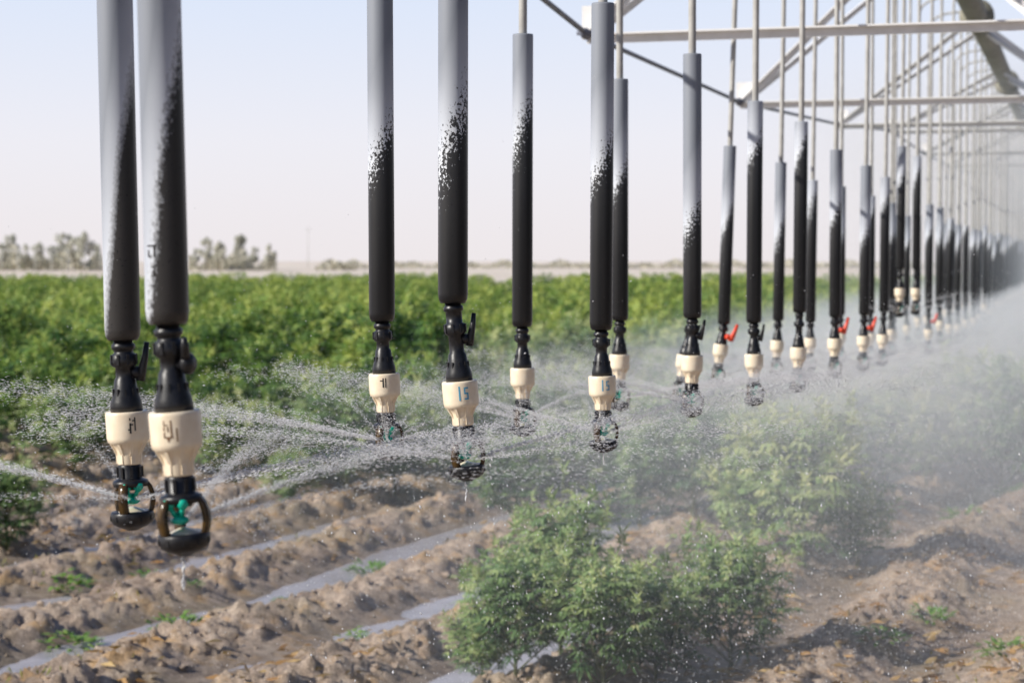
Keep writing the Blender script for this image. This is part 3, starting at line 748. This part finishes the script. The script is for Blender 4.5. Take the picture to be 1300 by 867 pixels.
s1, z1 = nodes[0]; nodes.insert(0, (s1 - (nodes[1][0] - s1)*1.0, z1 + .30)); nodes.insert(0, (nodes[0][0] - 3.4, PIPE_Z - .02))
sl_, zl_ = nodes[-1]
for k, dz in enumerate((.0, .05, .14, .3, .55)): nodes.append((sl_ + 4.2*(k+1), zl_ + dz))
nodes.append((nodes[-1][0] + 3.5, PIPE_Z - .02))
for sgn in (1, -1):
    mb = MB(); tube(mb, [LP(s, PIPE_L + (sgn*HW if 0 < i < len(nodes)-1 else 0), z) for i, (s, z) in enumerate(nodes)], .0105, 8); mb.build('truss_rod', M['rod'], span)
def angle_iron(mb, a, b, w, th=.007, flip=1):
    a, b = Vector(a), Vector(b); d = (b-a).normalized(); u, v = frame(d)
    for q, r in ((u, v), (v, u)):
        vs = []
        for p in (a, b):
            for i, j in ((0, 0), (w, 0), (w, th), (0, th)): vs.append(p + q*i + r*j)
        mb.add(vs, [(0, 1, 5, 4), (1, 2, 6, 5), (2, 3, 7, 6), (3, 0, 4, 7), (0, 3, 2, 1), (4, 5, 6, 7)], .5, False)
for i, (s, z) in enumerate(nodes[1:-1]):
    mb = MB(); angle_iron(mb, LP(s, PIPE_L + HW, z), LP(s, PIPE_L - HW, z), .038); mb.build('cross_member', M['galv'], span)
    for sgn in (1, -1):
        for off in (-.10, .7):
            mb = MB(); angle_iron(mb, LP(s, PIPE_L + sgn*HW, z), LP(s + off, PIPE_L + sgn*.06, PIPE_Z - .07), .034); mb.build('brace', M['galv'], span)
        mb = MB(); p = LP(s, PIPE_L + sgn*HW, z); tube(mb, [p - UD*.07, p - UD*.02, p + UD*.02, p + UD*.07], [.016, .024, .024, .016], 8)
        for q in (-.045, .045): tube(mb, [p + UD*q - LD*.03, p + UD*q + LD*.03], .009, 6)
        gp = MB(); box(gp, p + Vector((0, 0, .045)) - LD*sgn*.03, (.10, .012, .13), -TH); gp.build('gusset_plate', M['galv'], span); mb.build('rod_joint', M['rod'], span)

# ------------------------------------------------------------------ spray: droplets and jets (uncountable)
ov = np.array([(1, 0, 0), (-1, 0, 0), (0, 1, 0), (0, -1, 0), (0, 0, 1), (0, 0, -1)], float)
of = np.array([(0, 2, 4), (2, 1, 4), (1, 3, 4), (3, 0, 4), (2, 0, 5), (1, 2, 5), (3, 1, 5), (0, 3, 5)])
def drops_mesh(name, pos, vel, rad, stretch):
    n = len(pos); d = vel/np.linalg.norm(vel, axis=1, keepdims=True)
    a = np.where(np.abs(d[:, 2:3]) < .9, np.array([[0, 0, 1.]]), np.array([[1., 0, 0]]))
    u = np.cross(d, a); u /= np.linalg.norm(u, axis=1, keepdims=True); w = np.cross(d, u)
    Bm = np.stack([u, w, d*stretch[:, None]], 1)            # n,3,3 rows
    V = pos[:, None] + np.einsum('kj,njc->nkc', ov, Bm)*rad[:, None, None]
    Fc = (of[None] + (np.arange(n)*6)[:, None, None]).reshape(-1, 3)
    return bulk(name, V.reshape(-1, 3), Fc, M['drop'])
allp, allv, allr, alls = [], [], [], []
g_ = np.array([0, 0, -9.8])
def fly(p0, az, el, v0, t, drag=1.6):
    vx = v0*np.cos(el); vz = v0*np.sin(el); k = drag
    e_ = np.exp(-k*t); hx = vx*(1 - e_)/k; zz = (vz + 9.8/k)*(1 - e_)/k - 9.8*t/k
    pos = np.stack([np.cos(az)*hx, np.sin(az)*hx, zz], -1) + np.asarray(p0)
    ve = np.stack([np.cos(az)*vx*e_, np.sin(az)*vx*e_, (vz + 9.8/k)*e_ - 9.8/k], -1)
    return pos, ve
for hi, (hp, zu) in enumerate(heads):
    near_f = zu < 5
    nj = 13 if near_f else 7; base_a = rng.uniform(0, 6.28); hp = np.array(hp[:])
    nd = int(500 if hi == 0 else 3200 if zu < 1.9 else 6500 if zu < 5 else 2800 if zu < 9 else 1300)
    if hi == 0: nj = 3
    # jets: dense chains of fine drops close to the head
    azs = base_a + np.arange(nj)*2*np.pi/nj + rng.uniform(-.15, .15, nj)
    if hi == 1: azs[0], azs[1] = math.pi + .1, .45
    if hi == 3: azs[0], azs[1] = math.pi + .15, .35
    if hi == 5: azs[0], azs[1] = .75, math.pi - .1
    if hi == 0: azs[:] = (.95, 1.5, .5)
    for j in range(nj):
        m_ = int(4500 if j < 2 else 1000) if near_f else 200
        t_ = rng.random(m_)**1.1*.13 + .004
        el0 = .20 + rng.uniform(-.06, .10)
        pos, ve = fly(hp, azs[j] + rng.normal(0, .012, m_), el0 + rng.normal(0, .011, m_), rng.uniform(5.0, 6.6), t_)
        pos += rng.normal(0, 1, (m_, 3))*(.0010 + .10*t_[:, None]**1.25)
        allp.append(pos); allv.append(ve); allr.append(rng.uniform(.00014, .00052, m_)*(1 if near_f else 2.2)); alls.append(rng.uniform(3, 10, m_))
    # free droplets all over the umbrella
    az = rng.uniform(0, 6.28, nd); el = rng.normal(.24, .16, nd); v0 = rng.uniform(2.0, 8.5, nd); t_ = rng.random(nd)**1.0*.75 + .02
    pos, ve = fly(hp, az, el, v0, t_, 2.0); r_ = (.00018 + .0010*rng.random(nd)**7)*(1 if zu < 5 else 1.8)
    ok = (pos[:, 2] > -.02) & (pos[:, 1] > 1.75)
    allp.append(pos[ok]); allv.append(ve[ok]); allr.append(r_[ok]); alls.append(rng.uniform(1.2, 3.2, ok.sum()))
# stray drops falling between the camera and the rows
n = 6000; yy = 3.2 + 7*rng.random(n); px = 330 + 1000*rng.random(n)**.75; xx = (px - 650)/F*yy
z_ = rng.random(n)*1.25; pos = np.stack([xx, yy, z_], -1)
allp.append(pos); allv.append(np.stack([rng.normal(.25, .25, n), rng.normal(0, .2, n), -np.ones(n)], -1)); allr.append(.0006 + .0016*rng.random(n)**3); alls.append(rng.uniform(1.1, 2.6, n))
# fine drops drifting between the two rows further back
n = 680000; ss = 6 + 42*rng.random(n)**.8; ll = .7 + 2.6*np.clip(rng.normal(0, .42, n), -1, 1)
hi_ = rng.random(n) < .62
z_ = np.where(hi_, 1.07 + .09*rng.normal(0, 1, n) - .02*np.abs(ll - 1)**2, 1.2*rng.random(n))
pos = np.stack([UD.x*ss + LD.x*ll, UD.y*ss + LD.y*ll, z_], -1)
allp.append(pos); allv.append(np.stack([rng.normal(0, 1, n), rng.normal(0, 1, n), rng.normal(-.8, .5, n)], -1)); allr.append((.0008 + .0013*rng.random(n)**2)*(.6 + ss*.025)); alls.append(rng.uniform(1, 2.5, n))
n = 150000; yy = 5 + 10*rng.random(n)**.8; px = 560 + 800*rng.random(n)**.7; xx = (px - 650)/F*yy
pos = np.stack([xx, yy, 1.15*rng.random(n)**.8], -1)
allp.append(pos); allv.append(np.stack([rng.normal(.2, .3, n), rng.normal(0, .3, n), -np.ones(n)], -1)); allr.append(.0003 + .0010*rng.random(n)**4); alls.append(rng.uniform(1.3, 3.5, n))
# drips falling straight from the heads
for hi in (0, 3, 5):
    hp = np.array(heads[hi][0][:]); m_ = 40 if hi == 0 else 14; z = rng.random(m_)*(.042 if hi == 0 else .03)
    pos = hp + np.stack([rng.normal(0, .0007, m_), rng.normal(0, .0007, m_), -.037 - z], -1)
    allp.append(pos); allv.append(np.tile([[0, 0, -1.]], (m_, 1))); allr.append(rng.uniform(.0008, .0016, m_)); alls.append(rng.uniform(2, 5, m_))
Pp = np.concatenate(allp); Vv = np.concatenate(allv); Rr = np.concatenate(allr); Ss = np.concatenate(alls)
spray = link('water_spray', drops_mesh('water_spray', Pp, Vv, Rr, Ss)); tag(spray, kind='stuff', label='white jets and droplets of water flying from the sprinkler heads')

# mist hanging along the rows
def mist(name, s0, s1, l0, l1, z0, z1, dens, label):
    V_ = []
    for s in (s0, s1):
        for l in (l0, l1):
            for z in (z0, z1): V_.append(LP(s, l, z))
    mb = MB(); mb.add(V_, [(0, 1, 3, 2), (4, 6, 7, 5), (0, 4, 5, 1), (2, 3, 7, 6), (0, 2, 6, 4), (1, 5, 7, 3)], .5, False)
    m, t, b, o = mat(name); t.nodes.remove(b)
    g = N(t, 'ShaderNodeNewGeometry'); s = N(t, 'ShaderNodeVectorMath', operation='DOT_PRODUCT'); s2 = N(t, 'ShaderNodeVectorMath', operation='DOT_PRODUCT')
    t.links.new(g.outputs['Position'], s.inputs[0]); s.inputs[1].default_value = LD[:]
    t.links.new(g.outputs['Position'], s2.inputs[0]); s2.inputs[1].default_value = UD[:]
    z = N(t, 'ShaderNodeSeparateXYZ'); t.links.new(g.outputs['Position'], z.inputs[0])
    c = (l0+l1)/2; hw = abs(l1-l0)/2
    fl = math_(t, 'SUBTRACT', 1.0, math_(t, 'POWER', math_(t, 'ABSOLUTE', math_(t, 'DIVIDE', math_(t, 'SUBTRACT', s.outputs['Value'], c), hw)), 2.0))
    fz_ = ramp(t, math_(t, 'DIVIDE', z.outputs[2], z1), [(0, (.34,)*3), (.55, (.46,)*3), (.74, (1,)*3), (.88, (.8,)*3), (1, (0,)*3)])
    fs = ramp(t, math_(t, 'DIVIDE', math_(t, 'SUBTRACT', s2.outputs['Value'], s0), 14.0), [(0, (0,)*3), (.25, (.24,)*3), (1, (1,)*3)])
    nn = ramp(t, noise(t, .9, 2, .5, g.outputs['Position']), [(.35, (.35,)*3), (.65, (1.5,)*3)])
    d = math_(t, 'MULTIPLY', math_(t, 'MULTIPLY', math_(t, 'MULTIPLY', fl, fz_), fs), math_(t, 'MULTIPLY', nn, dens))
    vs = N(t, 'ShaderNodeVolumeScatter'); vs.inputs['Color'].default_value = (.86, .93, 1, 1); vs.inputs['Anisotropy'].default_value = .0
    t.links.new(d, vs.inputs['Density']); t.links.new(vs.outputs[0], o.inputs['Volume'])
    tag(mb.build(name, m), kind='stuff', label=label)
mist('spray_mist', 4.0, 60, -2.6, 3.1, .0, 1.28, .50, 'pale haze of fine spray along the rows of sprinklers')
mist('far_mist', 16, 78, -2.5, 3.6, .0, 3.8, .15, 'thin pale haze dissolving the far drops at the right')
